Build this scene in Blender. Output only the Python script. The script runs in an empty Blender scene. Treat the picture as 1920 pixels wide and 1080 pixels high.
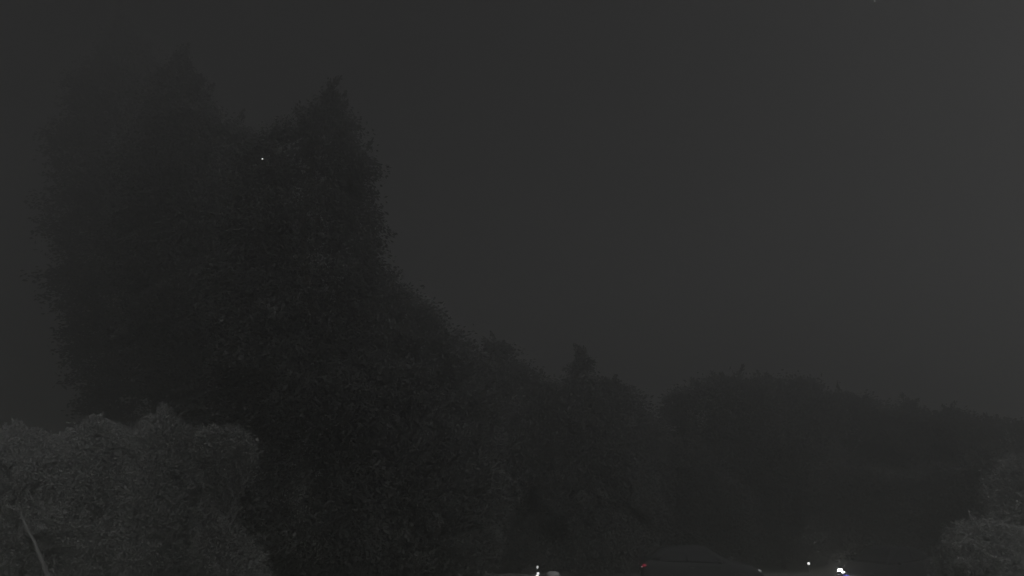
import bpy, bmesh, math, random
import numpy as np
from mathutils import Vector, Matrix

R = math.radians
sc = bpy.context.scene
C = sc.collection

# ------------------------------------------------------------------ camera, sky, moon, exposure
PITCH = R(14.7)
FPX = 960 / math.tan(R(35))            # focal length in photo pixels (70 degrees across)
CAM = Vector((0, 0, 4.0))
cd = bpy.data.cameras.new('camera'); cam = bpy.data.objects.new('camera', cd); C.objects.link(cam)
cd.sensor_width = 36; cd.lens = 18 / math.tan(R(35)); cd.clip_end = 3000; cd.clip_start = 0.1
cam.location = CAM; cam.rotation_euler = (math.pi / 2 + PITCH, 0, 0)
sc.camera = cam

MOON_AZ, MOON_EL = 152.0, 38.0          # clockwise from the view direction, above the horizon
SKY = 0.0022
MOON = 1.4
w = bpy.data.worlds.new('World'); sc.world = w; w.use_nodes = True
nt = w.node_tree; bg = nt.nodes['Background']
sk = nt.nodes.new('ShaderNodeTexSky'); sk.sky_type = 'NISHITA'; sk.sun_disc = False
sk.sun_elevation = R(MOON_EL); sk.sun_rotation = R(MOON_AZ); sk.air_density = 1.0; sk.dust_density = 3.0
bw = nt.nodes.new('ShaderNodeRGBToBW')
nt.links.new(sk.outputs[0], bw.inputs[0]); nt.links.new(bw.outputs[0], bg.inputs[0])
bg.inputs[1].default_value = SKY

ld = bpy.data.lights.new('moonlight', 'SUN'); ld.energy = MOON; ld.angle = R(85); ld.color = (1, 1, .995)
lo = bpy.data.objects.new('moonlight', ld); C.objects.link(lo)
mdir = Vector((math.sin(R(MOON_AZ)) * math.cos(R(MOON_EL)), math.cos(R(MOON_AZ)) * math.cos(R(MOON_EL)), math.sin(R(MOON_EL))))
lo.rotation_euler = mdir.to_track_quat('Z', 'Y').to_euler(); lo.location = (60, 0, 60)

sc.view_settings.view_transform = 'Standard'; sc.view_settings.look = 'None'
sc.view_settings.exposure = 0.5; sc.view_settings.gamma = 1; sc.view_settings.use_curve_mapping = False
sc.render.engine = 'CYCLES'
sc.cycles.use_denoising = True
sc.cycles.volume_bounces = 2; sc.cycles.max_bounces = 6; sc.cycles.diffuse_bounces = 2
sc.cycles.transparent_max_bounces = 8

HAZE_DENSITY = 0.0235
HAZE_G = 0.865

# ------------------------------------------------------------------ helpers
def at(px, py, d):
    """point that lies d metres ahead of the camera and shows at this photo pixel"""
    x = (px - 960) / FPX; y = (540 - py) / FPX
    fy = math.cos(PITCH) - y * math.sin(PITCH); fz = math.sin(PITCH) + y * math.cos(PITCH)
    return Vector((x / fy * d, d, CAM.z + fz / fy * d))

def tag(o, label=None, cat=None, group=None, kind=None):
    if label: o['label'] = label
    if cat: o['category'] = cat
    if group: o['group'] = group
    if kind: o['kind'] = kind
    return o

def obj(name, me, m=None, parent=None):
    if isinstance(me, bmesh.types.BMesh):
        b = me; me = bpy.data.meshes.new(name); b.to_mesh(me); b.free()
    o = bpy.data.objects.new(name, me); C.objects.link(o)
    if m: me.materials.append(m) if not me.materials else None
    if parent: o.parent = parent
    return o

def empty(name, loc, rz=0):
    o = bpy.data.objects.new(name, None); C.objects.link(o); o.location = loc; o.rotation_euler = (0, 0, rz)
    o.empty_display_size = .3
    return o

def smooth(o):
    o.data.polygons.foreach_set('use_smooth', [True] * len(o.data.polygons)); return o

# ------------------------------------------------------------------ materials
def mat(name, col, rough=.8, metal=0, var=.0, scale=3., bump=.0, spec=.5, emit=None, estr=0, col2=None, trans=0, leaf=0):
    m = bpy.data.materials.new(name); m.use_nodes = True
    n = m.node_tree; b = n.nodes['Principled BSDF']
    b.inputs['Roughness'].default_value = rough; b.inputs['Metallic'].default_value = metal
    b.inputs['Specular IOR Level'].default_value = spec
    b.inputs['Transmission Weight'].default_value = trans
    tc = n.nodes.new('ShaderNodeTexCoord'); nz = n.nodes.new('ShaderNodeTexNoise')
    nz.inputs['Scale'].default_value = scale; nz.inputs['Detail'].default_value = 6
    n.links.new(tc.outputs['Object'], nz.inputs['Vector'])
    cr = n.nodes.new('ShaderNodeValToRGB')
    c2 = col2 or tuple(min(1, c * (1 + var)) for c in col); c1 = tuple(c * (1 - var) for c in col)
    cr.color_ramp.elements[0].position = .3; cr.color_ramp.elements[1].position = .7
    cr.color_ramp.elements[0].color = (*c1, 1); cr.color_ramp.elements[1].color = (*c2, 1)
    n.links.new(nz.outputs['Fac'], cr.inputs[0]); n.links.new(cr.outputs[0], b.inputs['Base Color'])
    if leaf:      # thin leaves let part of the light through
        tl = n.nodes.new('ShaderNodeBsdfTranslucent'); mx = n.nodes.new('ShaderNodeMixShader'); mx.inputs[0].default_value = leaf
        n.links.new(cr.outputs[0], tl.inputs[0]); n.links.new(b.outputs[0], mx.inputs[1]); n.links.new(tl.outputs[0], mx.inputs[2])
        n.links.new(mx.outputs[0], n.nodes['Material Output'].inputs['Surface'])
    if bump:
        bp = n.nodes.new('ShaderNodeBump'); bp.inputs['Strength'].default_value = bump
        n.links.new(nz.outputs['Fac'], bp.inputs['Height']); n.links.new(bp.outputs[0], b.inputs['Normal'])
    if emit:
        b.inputs['Emission Color'].default_value = (*emit, 1); b.inputs['Emission Strength'].default_value = estr
    return m

M = {
 'leaf_dark': mat('dark_evergreen_leaves', (.115, .116, .114), .8, var=.12, scale=1.2, spec=.1, leaf=.5),
 'leaf_deep': mat('deep_evergreen_leaves', (.076, .077, .075), .8, var=.1, scale=1.2, spec=.1, leaf=.5),
 'leaf_mid': mat('leaves', (.11, .112, .108), .8, var=.15, scale=1.2, spec=.1, leaf=.5),
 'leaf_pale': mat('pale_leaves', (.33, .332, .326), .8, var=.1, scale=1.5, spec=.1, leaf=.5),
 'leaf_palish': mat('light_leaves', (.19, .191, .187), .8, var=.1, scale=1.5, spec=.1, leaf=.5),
 'bark': mat('bark', (.07, .06, .05), .9, var=.3, scale=8, bump=.5),
 'bark_pale': mat('pale_bark', (.13, .13, .127), .9, var=.25, scale=14, bump=.4),
 'ground': mat('grassy_ground', (.06, .065, .045), .95, var=.35, scale=.6, bump=.3),
 'asphalt': mat('asphalt', (.05, .05, .052), .85, var=.25, scale=5, bump=.2),
 'concrete': mat('concrete', (.12, .118, .115), .85, var=.15, scale=4, bump=.1),
 'white_paint': mat('road_paint', (.7, .7, .68), .7, var=.1, scale=6),
 'car_grey': mat('dark_car_paint', (.035, .036, .038), .6, metal=0, spec=.0, var=.05),
 'car_black': mat('black_car_paint', (.03, .03, .032), .6, spec=.0, var=.05),
 'glass': mat('car_glass', (.015, .016, .018), .3, var=.0, spec=.08),
 'rubber': mat('rubber', (.02, .02, .02), .85, var=.1),
 'alloy': mat('alloy', (.45, .45, .46), .35, metal=.9, var=.05),
 'chrome': mat('chrome_trim', (.6, .6, .6), .2, metal=1., var=.03),
 'plastic': mat('black_plastic', (.03, .03, .03), .6, var=.1),
 'plate': mat('plate_white', (.7, .7, .7), .5, var=.03),
 'lens_sheen': mat('clear_lens_glow', (.55, .55, .55), .25, var=.05, emit=(1, 1, 1), estr=.03),  # unlit headlight glass; weak glow stands in for its sky reflection
 'lens_unlit': mat('unlit_lens', (.12, .12, .12), .2, var=.05),
 'headlight_on': mat('lit_headlight', (.9, .9, .9), .2, emit=(1., .97, .93), estr=10.),
 'flare_blue': mat('blue_flare_glow', (.3, .3, .9), .2, emit=(.12, .14, 1.), estr=3.),  # glow colour of the blue lens flare, not a lamp of the car
 'tail_on': mat('lit_tail_lamp', (.35, .03, .05), .25, emit=(.9, .09, .18), estr=.10),
 'tail_glint': mat('tail_glint_glow', (.5, .3, .33), .25, emit=(1, .72, .76), estr=.16),  # emission stands in for the pale glint beside the tail lamp
 'lamp_white': mat('lit_white_lamp', (.8, .8, .8), .3, emit=(1, 1, .97), estr=.55),
 'lamp_soft': mat('lit_soft_lamp', (.3, .3, .3), .6, emit=(1, 1, .98), estr=.03),
 'lamp_bright': mat('lit_bright_lamp', (.8, .8, .8), .3, emit=(1, 1, 1), estr=1.3),
 'post': mat('grey_post_metal', (.2, .2, .2), .5, metal=.6, var=.1),
 'glow_dot': mat('added_dot_glow', (.8, .8, .8), .5, emit=(1, 1, 1), estr=.9),
 'star': mat('star_light', (.8, .8, .8), .5, emit=(1, 1, 1), estr=1.1),
}

# ------------------------------------------------------------------ the setting
def ground_z(x, y):
    return -.04 + .03 * math.sin(x * .11 + 1) * math.cos(y * .09)

def build_ground():
    n = 90; s = 170.
    g = np.sign(np.linspace(-1, 1, n)) * np.abs(np.linspace(-1, 1, n)) ** 2 * s
    vs = [(x, y, ground_z(x, y) - .12) for y in g for x in g]
    fs = [(j * n + i, j * n + i + 1, (j + 1) * n + i + 1, (j + 1) * n + i) for j in range(n - 1) for i in range(n - 1)]
    me = bpy.data.meshes.new('ground'); me.from_pydata(vs, [], fs)
    tag(smooth(obj('ground', me, M['ground'])), kind='structure')

def box_bm(bm, x0, x1, y0, y1, z0, z1, bev=0):
    r = bmesh.ops.create_cube(bm, size=1)
    for v in r['verts']:
        v.co = Vector(((x0 + x1) / 2 + v.co.x * (x1 - x0), (y0 + y1) / 2 + v.co.y * (y1 - y0), (z0 + z1) / 2 + v.co.z * (z1 - z0)))
    if bev:
        es = list({e for v in r['verts'] for e in v.link_edges})
        bmesh.ops.bevel(bm, geom=es, offset=bev, segments=2, affect='EDGES')

def build_road():
    bm = bmesh.new(); box_bm(bm, -160, 160, 26.4, 33.2, -.3, 0)
    road = tag(obj('road', bm, M['asphalt']), kind='structure')
    for i in range(40):
        bm = bmesh.new(); x = -40 + i * 3.0
        box_bm(bm, x, x + 1.6, 28.02, 28.14, .004, .008)
        obj('lane_dash', bm, M['white_paint'], road)
    for y in (26.2, 33.2):
        bm = bmesh.new(); box_bm(bm, -160, 160, y + .002, y + .198, -.3, .12, .02)
        tag(obj('kerb', bm, M['concrete']), kind='structure')

build_ground(); build_road()

# ------------------------------------------------------------------ foliage
def leaf_mesh(name, cen, out, length, width, rng):
    """one diamond leaf per row of cen, pointing roughly along out"""
    n = len(cen)
    d = out + rng.normal(0, .55, (n, 3)); d /= np.linalg.norm(d, axis=1, keepdims=True) + 1e-9
    q = rng.normal(0, 1, (n, 3)); s = np.cross(d, q); s /= np.linalg.norm(s, axis=1, keepdims=True) + 1e-9
    L = (length * rng.uniform(.6, 1.3, n))[:, None]; W = (width * rng.uniform(.6, 1.3, n))[:, None]
    v = np.empty((n, 4, 3), np.float32)
    v[:, 0] = cen - d * L * .5; v[:, 1] = cen + s * W * .5; v[:, 2] = cen + d * L * .5; v[:, 3] = cen - s * W * .5
    me = bpy.data.meshes.new(name)
    me.vertices.add(4 * n); me.vertices.foreach_set('co', v.reshape(-1))
    me.loops.add(4 * n); me.loops.foreach_set('vertex_index', np.arange(4 * n, dtype=np.int32))
    me.polygons.add(n); me.polygons.foreach_set('loop_start', np.arange(0, 4 * n, 4, dtype=np.int32))
    me.update(calc_edges=True); me.validate()
    return me

def tube(bm, pts, rads, seg=8):
    rings = []
    for i, p in enumerate(pts):
        a = pts[max(0, i - 1)]; b = pts[min(len(pts) - 1, i + 1)]
        t = (b - a).normalized(); u = t.orthogonal().normalized(); vv = t.cross(u)
        rings.append([bm.verts.new(p + (u * math.cos(k * 2 * math.pi / seg) + vv * math.sin(k * 2 * math.pi / seg)) * rads[i]) for k in range(seg)])
    for a, b in zip(rings, rings[1:]):
        for k in range(seg): 
            try: bm.faces.new((a[k], a[(k + 1) % seg], b[(k + 1) % seg], b[k]))
            except ValueError: pass
    bm.faces.new(rings[0][::-1]); bm.faces.new(rings[-1])

def plant(name, label, cat, group, rows, d, clumps, per, leaf, seed, style='broad', lm='leaf_dark', bark='bark', tr=.22, rough=.16, depth=1.0, bare=None, shoots=45):
    """a tree or shrub whose crown follows rows of (photo y, left x, right x) at distance d"""
    rng = np.random.default_rng(seed); rnd = random.Random(seed)
    Z = []; CX = []; RR = []
    for py, xl, xr in rows:
        a = at(xl, py, d); b = at(xr, py, d)
        Z.append(a.z); CX.append((a.x + b.x) / 2); RR.append((b.x - a.x) / 2)
    Z = np.array(Z[::-1]); CX = np.array(CX[::-1]); RR = np.array(RR[::-1])
    if Z[0] > .5 and bare is None:
        Z = np.insert(Z, 0, .35); CX = np.insert(CX, 0, CX[0]); RR = np.insert(RR, 0, RR[0] * .8)
    ztop = Z[-1]; bx = CX[0] if bare is None else at(bare, 1000, d).x   # bare: photo x of a trunk that shows below the crown
    base = Vector((float(bx), d, ground_z(bx, d) - .12))
    zz = np.linspace(Z[0], ztop, 400); rr = np.interp(zz, Z, RR); pdf = rr + .02; pdf /= pdf.sum()
    zc = rng.choice(zz, clumps, p=pdf) + rng.normal(0, .05, clumps)
    th = rng.uniform(0, 2 * np.pi, clumps)
    r0 = np.interp(zc, Z, RR); cx = np.interp(zc, Z, CX)
    ph = rng.uniform(0, 6.28, 6)
    lump = 1 + rough * (np.sin(3 * th + zc * 1.3 + ph[0]) + .7 * np.sin(5 * th - zc * 2.3 + ph[1]) + .6 * np.sin(zc * 4.1 + 2 * th + ph[2]))
    rad = r0 * (0.25 + .75 * rng.uniform(0, 1, clumps) ** .45) * np.clip(lump, .5, 1.3)
    keep = rng.uniform(0, 1, clumps) > .06
    zc, th, rad, cx, r0 = zc[keep], th[keep], rad[keep], cx[keep], r0[keep]; k = len(zc)
    outd = np.stack([np.cos(th), np.sin(th), np.zeros(k)], 1)
    cen = np.stack([cx + rad * np.cos(th), d + depth * rad * np.sin(th), zc], 1)
    cs = leaf * rng.uniform(1.0, 2.1, k) * (np.clip(r0 / (leaf * 4), .35, 1.0))
    droop = -.35 if style == 'conifer' else .25
    out = outd * rng.uniform(.6, 1.2, (k, 1)) + np.array([0, 0, droop])
    t = np.clip(rng.normal(0, 1, (k, per, 1)), -1.7, 1.7) * .9
    P = cen[:, None, :] + out[:, None, :] * t * cs[:, None, None] + np.clip(rng.normal(0, .55, (k, per, 3)), -.9, .9) * cs[:, None, None]
    O = np.repeat(out[:, None, :], per, 1)
    P = P.reshape(-1, 3); O = O.reshape(-1, 3)
    # a leading shoot at the very top
    tip = np.stack([np.interp(np.linspace(ztop - leaf * 4, ztop, 60), Z, CX), np.full(60, d), np.linspace(ztop - leaf * 4, ztop, 60)], 1) + rng.normal(0, leaf * .22, (60, 3))
    P = np.concatenate([P, tip]); O = np.concatenate([O, np.tile([0, 0, 1.], (60, 1))])
    # stray shoots and small leaders that break up the outline
    ns = shoots
    if ns:
        sz = ztop - (ztop - Z[0]) * rng.uniform(0, 1, ns) ** 1.5 * .8; sth = rng.uniform(0, 2 * np.pi, ns)
        sr = np.interp(sz, Z, RR) * rng.uniform(.75, 1.02, ns); sl = leaf * rng.uniform(2.0, 4.6, ns)
        sd = np.stack([np.cos(sth) * .55, np.sin(sth) * .55, rng.uniform(.5, 1.4, ns)], 1)
        s0 = np.stack([np.interp(sz, Z, CX) + sr * np.cos(sth), d + sr * np.sin(sth), sz], 1)
        tt = rng.uniform(0, 1, (ns, 70, 1))
        SP = s0[:, None, :] + sd[:, None, :] * (tt * sl[:, None, None] - leaf * 1.5) + rng.normal(0, 1, (ns, 70, 3)) * (leaf * .9 * (1.15 - tt))
        P = np.concatenate([P, SP.reshape(-1, 3)]); O = np.concatenate([O, np.repeat(sd, 70, 0)])
    ok = P[:, 2] > .02; P, O = P[ok], O[ok]
    root = empty(name, base); tag(root, label, cat, group)
    me = leaf_mesh('crown', P - np.array(base), O, leaf, leaf * .5, rng)
    obj('crown', me, M[lm], root)
    # trunk and limbs
    bm = bmesh.new(); H = ztop - base.z
    pts = []; rads = []
    for i in range(9):
        f = i / 8; z = f * H * .94
        cxz = float(np.interp(base.z + z, Z, CX)) - bx if (bare is None or base.z + z > Z[0]) else 0
        pts.append(Vector((cxz * min(1, f * 1.6) + rnd.uniform(-.04, .04) * tr * 4, rnd.uniform(-.04, .04) * tr * 4, z - (.15 if i == 0 else 0))))
        rads.append(tr * (1.25 if i == 0 else 1) * (1 - f) ** .8 + .015)
    tube(bm, pts, rads)
    for i in range(10):
        f = .18 + .07 * i; z = f * H
        j = min(7, int(f / .94 * 8)); a = pts[j].lerp(pts[j + 1], f / .94 * 8 - j)
        an = i * 2.4 + rnd.random(); rl = float(np.interp(base.z + z, Z, RR)) * .8
        e = a + Vector((math.cos(an) * rl, math.sin(an) * rl * depth, rl * (.1 if style == 'conifer' else .5)))
        r1 = max(.012, rads[j] * .45)
        tube(bm, [a, a.lerp(e, .5) + Vector((0, 0, .06)), e], [r1, r1 * .6, .008], 5)
    smooth(obj('trunk', bm, M[bark], root))
    return root

TB = 'big trees at the left'
plant('evergreen_tree', 'tall dark evergreen with ragged pointed top, right and darkest of the big trees', 'tree', TB,
      [(156, 619, 623), (175, 610, 634), (195, 588, 640), (215, 572, 660), (232, 545, 668), (250, 512, 674), (270, 495, 684), (310, 470, 700), (360, 445, 704), (430, 425, 710),
       (490, 420, 728), (560, 415, 745), (700, 400, 790), (780, 400, 800), (805, 440, 800), (820, 470, 800), (890, 468, 800), (915, 400, 800), (950, 392, 800), (1000, 425, 800), (1060, 475, 790), (1150, 520, 780)], 24, 4200, 32, .15, 11, 'conifer', rough=.10, tr=.3, lm='leaf_deep')
plant('evergreen_tree', 'tall dark evergreen with pointed crown, middle one of the three tallest trees', 'tree', TB,
      [(96, 337, 343), (125, 322, 360), (165, 302, 386), (200, 288, 408), (232, 276, 428), (250, 268, 480), (290, 250, 505), (340, 238, 530), (450, 234, 560), (620, 248, 600), (740, 285, 600), (785, 330, 560), (800, 390, 520)],
      34.2, 3400, 32, .2, 12, 'conifer', rough=.09, tr=.17, bare=378, lm='leaf_deep')
plant('evergreen_tree', 'tallest evergreen, faint in the haze, leftmost with its tip at the top edge', 'tree', TB,
      [(14, 226, 232), (45, 212, 252), (90, 196, 286), (170, 158, 330), (250, 128, 360), (350, 118, 420), (500, 112, 430), (620, 130, 430), (740, 160, 430), (785, 170, 400), (800, 190, 330)],
      44, 3000, 30, .26, 13, 'conifer', rough=.08, tr=.2, bare=262, lm='leaf_deep')
plant('broadleaf_tree', 'dark rounded tree whose crown slopes down to the right of the big trees', 'tree', None,
      [(512, 690, 735), (545, 662, 764), (575, 645, 805), (610, 632, 842), (650, 622, 884), (720, 604, 925), (850, 592, 950), (1010, 610, 930)],
      24.5, 3000, 34, .15, 14, rough=.06, tr=.25, shoots=22)
plant('broadleaf_tree', 'ragged dark tree between the sloping crown and the small spired conifer', 'tree', None,
      [(644, 930, 942), (660, 906, 956), (680, 884, 978), (705, 868, 1012), (725, 856, 1045), (770, 846, 1070), (860, 838, 1085), (980, 846, 1080)],
      36, 1600, 30, .2, 15, rough=.12)
plant('conifer_tree', 'small dark conifer with a narrow spire standing above its neighbours', 'tree', None,
      [(652, 1092, 1099), (668, 1085, 1108), (690, 1072, 1114), (705, 1068, 1116), (725, 1052, 1134), (760, 1030, 1170), (820, 1008, 1205), (900, 990, 1230), (990, 1000, 1230)],
      34.5, 1500, 30, .18, 16, 'conifer', rough=.12, shoots=10)
plant('broadleaf_tree', 'low rounded dark tree touching the small spired conifer on its right side', 'tree', None,
      [(720, 1124, 1150), (735, 1105, 1180), (752, 1092, 1206), (800, 1082, 1228), (880, 1072, 1240), (990, 1090, 1230)],
      35.5, 1400, 30, .2, 17, rough=.1)

TL = 'far treeline'
far = [
 ('broad flat-topped dark tree beginning the far treeline above the side-on car', 40, [(710, 1368, 1384), (718, 1318, 1408), (728, 1298, 1420), (740, 1262, 1432), (752, 1240, 1440), (800, 1228, 1455), (900, 1220, 1460)], 800, .36),
 ('far tree with level top, second from the left in the far treeline', 47, [(712, 1430, 1446), (722, 1405, 1500), (734, 1392, 1522), (760, 1380, 1552), (840, 1380, 1570), (930, 1390, 1560)], 700, .42),
 ('narrow hazy far tree filling the notch beside the level-topped far tree', 49, [(722, 1512, 1520), (738, 1496, 1540), (770, 1480, 1560), (900, 1475, 1570)], 380, .40),
 ('hazy far tree with a lopsided crown where the treeline steps down', 45, [(738, 1570, 1582), (748, 1535, 1610), (762, 1515, 1652), (800, 1500, 1680), (900, 1510, 1690)], 650, .4),
 ('slender hazy far tree with a pointed tip in the right treeline', 43, [(754, 1702, 1706), (766, 1692, 1716), (780, 1668, 1730), (806, 1640, 1745), (900, 1630, 1760)], 550, .38),
 ('hazy far tree, second from the right edge in the far treeline', 42, [(772, 1776, 1786), (782, 1745, 1806), (796, 1725, 1834), (830, 1715, 1845), (910, 1720, 1850)], 600, .38),
 ('hazy far tree cut by the right edge of the picture', 40, [(788, 1858, 1890), (796, 1830, 1950), (812, 1812, 1980), (850, 1800, 2000), (930, 1805, 2000)], 600, .36),
]
for i, (lab, d, rows, n, lf) in enumerate(far):
    plant('far_tree', lab, 'tree', TL, rows, d * (1.05 if i < 2 else 1.16), int(n * 1.9), 30, lf * .62, 40 + i, rough=.13, lm='leaf_mid')
low = [
 ('low dark tree in front of the treeline, directly behind the side-on car tail', 37, [(832, 1235, 1300), (850, 1205, 1335), (900, 1195, 1350), (1000, 1200, 1345)], 380, .32),
 ('low mottled tree in front of the treeline above the side-on car bonnet', 38, [(818, 1430, 1490), (840, 1395, 1530), (900, 1380, 1545), (1000, 1390, 1540)], 420, .32),
 ('low bush behind the middle of the side-on car', 36, [(905, 1320, 1375), (930, 1295, 1405), (1000, 1290, 1415)], 280, .28),
 ('low bush behind the car with the glaring headlight', 39, [(878, 1570, 1630), (900, 1530, 1680), (1000, 1520, 1695)], 340, .32),
 ('low bush to the right of the car with the glaring headlight', 40, [(882, 1700, 1760), (905, 1670, 1805), (1000, 1660, 1815)], 340, .32),
 ('low bush below the treeline at the far right, behind the pale shrubs', 38, [(852, 1850, 1910), (880, 1800, 1960), (1000, 1790, 1990)], 340, .32),
 ('low leafy bush just behind the slim post with lamps', 34.8, [(962, 1010, 1060), (990, 970, 1110), (1030, 960, 1120)], 320, .28),
]
for i, (lab, d, rows, n, lf) in enumerate(low):
    plant('bush', lab, 'bush', 'bushes across the road', rows, d, int(n * 1.7), 30, lf * .62, 60 + i, rough=.14, lm='leaf_mid', tr=.1)

# pale shrubs at the lower corners
PS = 'pale shrubs at the lower left'
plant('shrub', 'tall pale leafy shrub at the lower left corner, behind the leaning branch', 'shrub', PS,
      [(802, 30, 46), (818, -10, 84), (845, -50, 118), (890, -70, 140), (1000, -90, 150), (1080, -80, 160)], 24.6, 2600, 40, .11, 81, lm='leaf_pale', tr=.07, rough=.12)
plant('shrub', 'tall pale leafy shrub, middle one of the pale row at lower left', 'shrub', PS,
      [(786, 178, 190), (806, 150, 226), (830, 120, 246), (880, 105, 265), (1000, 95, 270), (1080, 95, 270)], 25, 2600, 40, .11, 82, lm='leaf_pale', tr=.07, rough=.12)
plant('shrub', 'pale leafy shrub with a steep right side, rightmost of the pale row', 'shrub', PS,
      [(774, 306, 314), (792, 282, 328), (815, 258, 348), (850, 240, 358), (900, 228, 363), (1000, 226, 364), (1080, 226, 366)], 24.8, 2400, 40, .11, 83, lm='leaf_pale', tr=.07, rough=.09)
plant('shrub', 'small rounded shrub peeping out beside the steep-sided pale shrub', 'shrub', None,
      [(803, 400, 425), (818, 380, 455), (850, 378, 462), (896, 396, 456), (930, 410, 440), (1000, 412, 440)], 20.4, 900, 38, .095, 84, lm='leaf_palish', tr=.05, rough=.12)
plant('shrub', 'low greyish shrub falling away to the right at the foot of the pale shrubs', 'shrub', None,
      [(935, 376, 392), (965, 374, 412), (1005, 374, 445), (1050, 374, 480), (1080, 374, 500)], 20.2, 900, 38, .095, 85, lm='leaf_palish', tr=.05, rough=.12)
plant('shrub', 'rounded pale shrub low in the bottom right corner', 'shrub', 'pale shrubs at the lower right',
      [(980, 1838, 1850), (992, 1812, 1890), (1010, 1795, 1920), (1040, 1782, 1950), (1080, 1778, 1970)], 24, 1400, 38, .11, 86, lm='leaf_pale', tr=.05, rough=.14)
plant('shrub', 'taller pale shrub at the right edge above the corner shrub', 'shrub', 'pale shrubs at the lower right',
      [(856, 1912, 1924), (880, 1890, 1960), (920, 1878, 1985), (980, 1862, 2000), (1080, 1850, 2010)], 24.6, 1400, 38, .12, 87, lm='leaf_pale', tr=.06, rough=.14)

# leaning pale branches in front of the shrubs
def branch(name, label, pix, d, w0, knots, seed):
    rnd = random.Random(seed); pts = []; rads = []
    n = len(pix); bot = at(*pix[-1], d)
    foot = bot + (bot - at(*pix[-2], d)).normalized() * ((bot.z - .02) / max(.2, (at(*pix[-2], d) - bot).normalized().z))
    for i, p in enumerate(pix):
        pts.append(at(*p, d)); rads.append(w0[i])
    pts.append(foot); rads.append(w0[-1] * 1.2)
    fine = []; fr = []
    for i in range(len(pts) - 1):
        for k in range(6):
            f = k / 6; fine.append(pts[i].lerp(pts[i + 1], f) + Vector((rnd.uniform(-.01, .01), rnd.uniform(-.01, .01), 0)))
            fr.append((rads[i] * (1 - f) + rads[i + 1] * f) * rnd.uniform(.8, 1.2))
    fine.append(pts[-1]); fr.append(rads[-1])
    root = empty(name, foot)
    bm = bmesh.new(); tube(bm, [p - foot for p in fine], fr, 10)
    smooth(obj('stem', bm, M['bark_pale'], root))
    for k in range(knots):
        i = rnd.randrange(3, len(fine) - 8); a = fine[i] - foot; bm = bmesh.new()
        tube(bm, [a, a + Vector((rnd.uniform(-.1, .1), rnd.uniform(-.1, .1), .16)), a + Vector((rnd.uniform(-.2, .2), rnd.uniform(-.1, .1), .34))], [.014, .008, .003], 5)
        smooth(obj('twig', bm, M['bark_pale'], root))
    return tag(root, label, 'branch')
branch('leaning_branch', 'bare pale branch leaning left in front of the lower left shrub', [(38, 960), (50, 990), (66, 1020), (76, 1045), (92, 1085)], 22.6, [.012, .06, .04, .065, .065], 4, 5)

# ------------------------------------------------------------------ cars
def loft(bm, secs):
    rings = [[bm.verts.new(p) for p in s] for s in secs]
    n = len(rings[0])
    for a, b in zip(rings, rings[1:]):
        for k in range(n): bm.faces.new((a[k], a[(k + 1) % n], b[(k + 1) % n], b[k]))
    bm.faces.new(rings[0][::-1]); bm.faces.new(rings[-1])
    bmesh.ops.recalc_face_normals(bm, faces=bm.faces)

def quad(pts, th, nrm):
    bm = bmesh.new(); n = Vector(nrm).normalized() * th
    a = [bm.verts.new(Vector(p) + n) for p in pts]; b = [bm.verts.new(Vector(p) - n * .3) for p in pts]
    bm.faces.new(a); bm.faces.new(b[::-1])
    for k in range(len(pts)): bm.faces.new((a[k], b[k], b[(k + 1) % len(pts)], a[(k + 1) % len(pts)]))
    bmesh.ops.recalc_face_normals(bm, faces=bm.faces)
    return bm

def pod(c, sx, sy, sz):
    bm = bmesh.new(); bmesh.ops.create_uvsphere(bm, u_segments=16, v_segments=10, radius=1)
    for v in bm.verts:
        v.co = Vector((c[0] + v.co.x * sx, c[1] + v.co.y * sy, c[2] + v.co.z * sz))
    return bm

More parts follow.
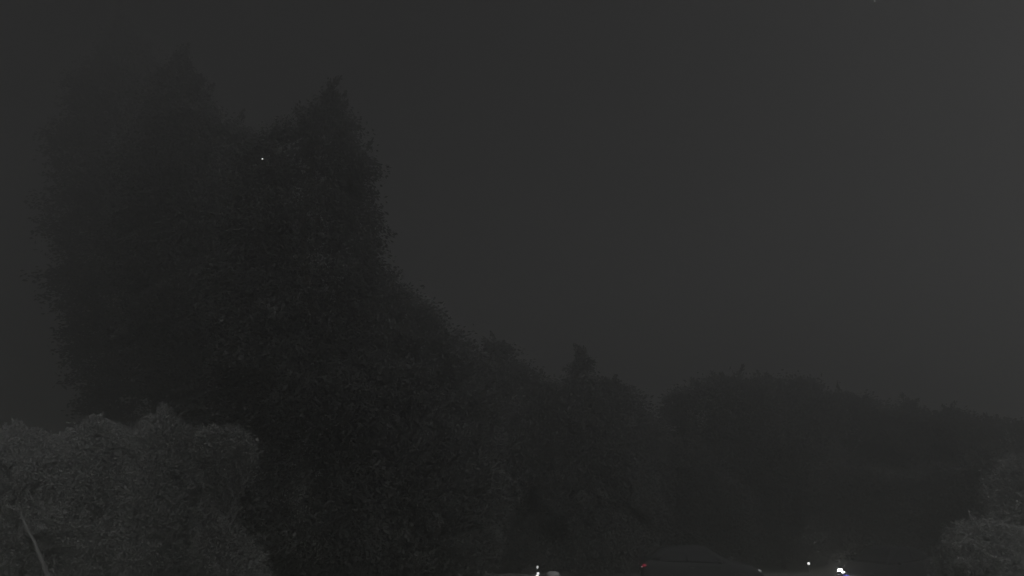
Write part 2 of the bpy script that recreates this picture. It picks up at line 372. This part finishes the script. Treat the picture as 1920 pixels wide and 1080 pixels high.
def make_car(label, loc, rz, paint, head, tail, lamp_flare=False, scale=1.0):
    t = tag(empty('car', loc, rz), label, 'car', 'cars on the road'); t.scale = (scale,) * 3
    # lower body, front at +x
    st = [(-2.24, .60, .66, .42, .80), (-2.18, .74, .80, .32, .98), (-1.9, .82, .86, .26, 1.02), (-1.0, .86, .88, .24, .98), (.3, .87, .88, .24, .95), (1.1, .86, .87, .24, .93), (1.75, .82, .84, .26, .84), (2.08, .74, .78, .30, .70), (2.2, .58, .64, .40, .58)]
    secs = []
    for x, wt, wm, zb, zt in st:
        zm = (zb + zt) / 2
        half = [(0, zb), (wm * .86, zb), (wm, zb + .12), (wm, zm + .08), (wt * .97, zt - .05), (wt * .86, zt), (0, zt + .02)]
        secs.append([Vector((x, y, z)) for y, z in half] + [Vector((x, -y, z)) for y, z in half[-2:0:-1]])
    bm = bmesh.new(); loft(bm, secs); body = smooth(obj('body', bm, M[paint], t))
    cab = [(-2.0, .70, .70, .98, 1.0), (-1.55, .76, .60, .96, 1.32), (-1.2, .78, .58, .95, 1.43), (-.3, .79, .59, .94, 1.47), (.25, .79, .58, .93, 1.43), (.75, .78, .60, .92, 1.15), (1.12, .76, .72, .91, .94)]
    secs = []
    for x, wb, wt, zb, zt in cab:
        secs.append([Vector((x, wb, zb)), Vector((x, wt + .03, zt - .05)), Vector((x, wt - .08, zt)), Vector((x, -wt + .08, zt)), Vector((x, -wt - .03, zt - .05)), Vector((x, -wb, zb))])
    bm = bmesh.new(); loft(bm, secs); smooth(obj('cabin', bm, M[paint], t))
    for s in (1, -1):
        def wp(x, f):   # a point on the cabin side
            for a, b in zip(cab, cab[1:]):
                if a[0] <= x <= b[0]:
                    k = (x - a[0]) / (b[0] - a[0]); q = [a[i] * (1 - k) + b[i] * k for i in range(5)]
                    return (x, s * (q[1] * (1 - f) + (q[2] + .03) * f), q[3] * (1 - f) + (q[4] - .05) * f)
        for x0, x1, x2, x3 in ((-1.6, -.62, -.62, -1.3), (-.54, .62, .2, -.54)):
            obj('side_window', quad([wp(x0, .12), wp(x1, .12), wp(x2, .92), wp(x3, .92)], .012, (0, s, .3)), M['glass'], t)
        d = obj('door', quad([(-.56, s * .875, .36), (.62, s * .875, .36), (.62, s * .875, .84), (-.56, s * .875, .84)], .008, (0, s, 0)), M[paint], t)
        bm = bmesh.new(); box_bm(bm, -.5, -.32, s * .895 - .012, s * .895 + .012, .76, .79, .006); obj('handle', bm, M['chrome'], d)
        bm = pod((.62, s * .94, .98), .09, .08, .06); smooth(obj('mirror', bm, M[paint], t))
        hl = smooth(obj('headlight', pod((2.03, s * .60, .66), .11, .14, .07), M[head if not lamp_flare or s < 0 else 'lens_unlit'], t))
        if lamp_flare and s < 0:
            smooth(obj('inner_lens', pod((2.10, s * .44, .615), .08, .11, .05), M[head], hl))
            bm = bmesh.new(); box_bm(bm, 2.10, 2.2, s * .30 - .14, s * .30 + .14, .52, .55, .008); obj('flare_strip', bm, M['flare_blue'], hl)  # added strip that imitates blue lens flare beside the headlight
        tl = smooth(obj('tail_light', pod((-2.13, s * .68, .82), .10, .13, .075), M[tail], t))
        if tail == 'tail_on':
            smooth(obj('tail_glint_pod', pod((-2.19, s * .58, .765), .07, .13, .03), M['tail_glint'], tl))  # glowing pod added for the glint by the tail lamp
    obj('windscreen', quad([(.40, .5, 1.385), (.40, -.5, 1.385), (1.02, -.64, 1.0), (1.02, .64, 1.0)], .012, (.5, 0, .85)), M['glass'], t)
    obj('rear_window', quad([(-1.5, .5, 1.35), (-1.5, -.5, 1.35), (-1.95, -.6, 1.045), (-1.95, .6, 1.045)], .02, (-.5, 0, .8)), M['glass'], t)
    for x, nx in ((2.19, 1), (-2.24, -1)):
        bm = bmesh.new(); box_bm(bm, x - .02, x + .03 * nx + .02, -.17, .17, .46, .56, .004); obj('number_plate', bm, M['plate'], t)
        bm = bmesh.new(); box_bm(bm, x - .1 * nx - .05, x - .1 * nx + .05 , -.66, .66, .28, .40, .03); obj('bumper', bm, M['plastic'], t)
    bm = bmesh.new(); box_bm(bm, 2.16, 2.225, -.36, .36, .57, .62, .01); obj('grille', bm, M['chrome'], t)
    for x in (1.32, -1.36):
        for s in (1, -1):
            wl = empty('wheel', (x, s * .80, .31)); wl.parent = t
            bm = bmesh.new(); prof = [(.2, -.1), (.29, -.1), (.31, -.06), (.31, .06), (.29, .1), (.2, .1)]
            n = 24; rg = [[bm.verts.new((r * math.cos(a * 2 * math.pi / n), y, r * math.sin(a * 2 * math.pi / n))) for r, y in prof] for a in range(n)]
            for a in range(n):
                for k in range(6): bm.faces.new((rg[a][k], rg[a][(k + 1) % 6], rg[(a + 1) % n][(k + 1) % 6], rg[(a + 1) % n][k]))
            smooth(obj('tyre', bm, M['rubber'], wl))
            bm = bmesh.new(); bmesh.ops.create_cone(bm, cap_ends=True, segments=20, radius1=.2, radius2=.17, depth=.15)
            for v in bm.verts: v.co = Vector((v.co.x, s * v.co.z, v.co.y))
            for k in range(5):
                a = k * 2 * math.pi / 5; box_bm(bm, .1 * math.cos(a) - .03, .1 * math.cos(a) + .03, s * .08 - .01, s * .08 + .01, .1 * math.sin(a) - .03, .1 * math.sin(a) + .03)
            obj('rim', bm, M['alloy'], wl)
    return t

# side-on car: tail at photo x 1200, front at x 1425
q = at(1312, 1060, 30.2)
make_car('dark car seen side-on with a dull red tail lamp at its left end', (q.x, 30.2, 0.0), R(-5), 'car_grey', 'lens_sheen', 'tail_on', scale=1.02)
# car facing left towards the camera; its nearer headlight is just below the picture
hq = at(1577, 1071, 29.6)
rz = math.atan2(-.55, -.83)
off = Matrix.Rotation(rz, 3, 'Z') @ Vector((2.03, -.60, 0))
make_car('dark car facing left with one glaring white headlight at the bottom edge', (hq.x - off.x, 29.6 - off.y, 0.0), rz, 'car_black', 'headlight_on', 'lens_unlit', lamp_flare=True)

# ------------------------------------------------------------------ lamps near the road
def lathe(prof, n=20):
    bm = bmesh.new(); rg = [[bm.verts.new((r * math.cos(a * 2 * math.pi / n), r * math.sin(a * 2 * math.pi / n), z)) for r, z in prof] for a in range(n)]
    for a in range(n):
        for k in range(len(prof) - 1): bm.faces.new((rg[a][k], rg[(a + 1) % n][k], rg[(a + 1) % n][k + 1], rg[a][k + 1]))
    bmesh.ops.remove_doubles(bm, verts=bm.verts, dist=1e-5); bmesh.ops.recalc_face_normals(bm, faces=bm.faces)
    return bm

D = 30.0
p1 = at(1007.7, 1060.2, D); p2 = at(1007.7, 1066, D); p3 = at(1009, 1073.2, D); p4 = at(1007.5, 1082, D)
post = tag(empty('marker_post', (p1.x, D, 0)), 'slim grey post with small white lamps one above the other', 'post')
obj('base', lathe([(0, 0), (.11, 0), (.11, .03), (.05, .07), (.03, .08), (0, .08)]), M['post'], post)
obj('pole', lathe([(0, .08), (.022, .08), (.022, p1.z - .005), (.03, p1.z - .004), (.03, p1.z + .015), (0, p1.z + .02)]), M['post'], post)
def lamp(z0, z1, dx, r, m):
    o = smooth(obj('lamp', lathe([(.02, z0), (r, z0 + .01), (r, z1 - .01), (.02, z1)]), M[m], post)); o.location = (dx, 0, 0)
lamp(p2.z, p1.z - .01, 0, .035, 'lamp_white')
lamp(p3.z - .075, p3.z, .02, .045, 'lamp_bright')
lamp(p4.z - .12, p3.z - .085, -.012, .05, 'lamp_bright')

def bollard(label, px, py, d, r, m, h):
    p = at(px, py, d); z = p.z
    b = tag(empty('bollard_lamp', (p.x, d, 0)), label, 'lamp')
    obj('post', lathe([(0, 0), (r * 1.2, 0), (r * 1.2, .03), (r * .5, .05), (r * .5, z - h), (0, z - h)]), M['post'], b)
    smooth(obj('lamp_glass', lathe([(0, z - h), (r * .8, z - h), (r, z - h * .6), (r * .95, z - h * .3), (r * .6, z - h * .08), (0, z)]), M[m], b))
    obj('collar', lathe([(r * .55, z - h - .03), (r * .9, z - h - .03), (r * .9, z - h - .002), (r * .55, z - h - .002)]), M['post'], b)
bollard('low dome lamp glowing dimly beside the slim post', 1037, 1071, 29.5, .24, 'lamp_soft', .2)
bollard('small white lamp on a short post left of the glaring headlight', 1516, 1054, 33.6, .055, 'lamp_bright', .1)

# ------------------------------------------------------------------ points of light
def point(name, label, cat, p, r, m):
    bm = bmesh.new(); bmesh.ops.create_icosphere(bm, subdivisions=2, radius=r)
    for v in bm.verts: v.co.x *= 1.3
    o = obj(name, bm, M[m]); o.location = p; tag(o, label, cat); return o
point('added_light_dot', 'tiny added glowing dot in front of the dark evergreen crowns', 'light', at(492, 298, 15.2), .014, 'glow_dot')  # small glowing ball added as a lone bright dot, no known source
point('star', 'faint star alone in the middle of the open sky', 'star', at(1327, 373, 900), .9, 'star')
point('star', 'star at the very top edge of the right-hand sky', 'star', at(1640, 2, 900), .9, 'star')

# ------------------------------------------------------------------ night haze
bm = bmesh.new(); box_bm(bm, -175, 175, -175, 175, -1.4, 38.0)
hz = tag(obj('haze', bm), kind='stuff')
hm = bpy.data.materials.new('night_haze'); hm.use_nodes = True; n = hm.node_tree
n.nodes.remove(n.nodes['Principled BSDF'])
pv = n.nodes.new('ShaderNodeVolumePrincipled'); pv.inputs['Color'].default_value = (.98, .98, .98, 1)
pv.inputs['Density'].default_value = HAZE_DENSITY; pv.inputs['Anisotropy'].default_value = HAZE_G
n.links.new(pv.outputs[0], n.nodes['Material Output'].inputs['Volume'])
hz.data.materials.append(hm)
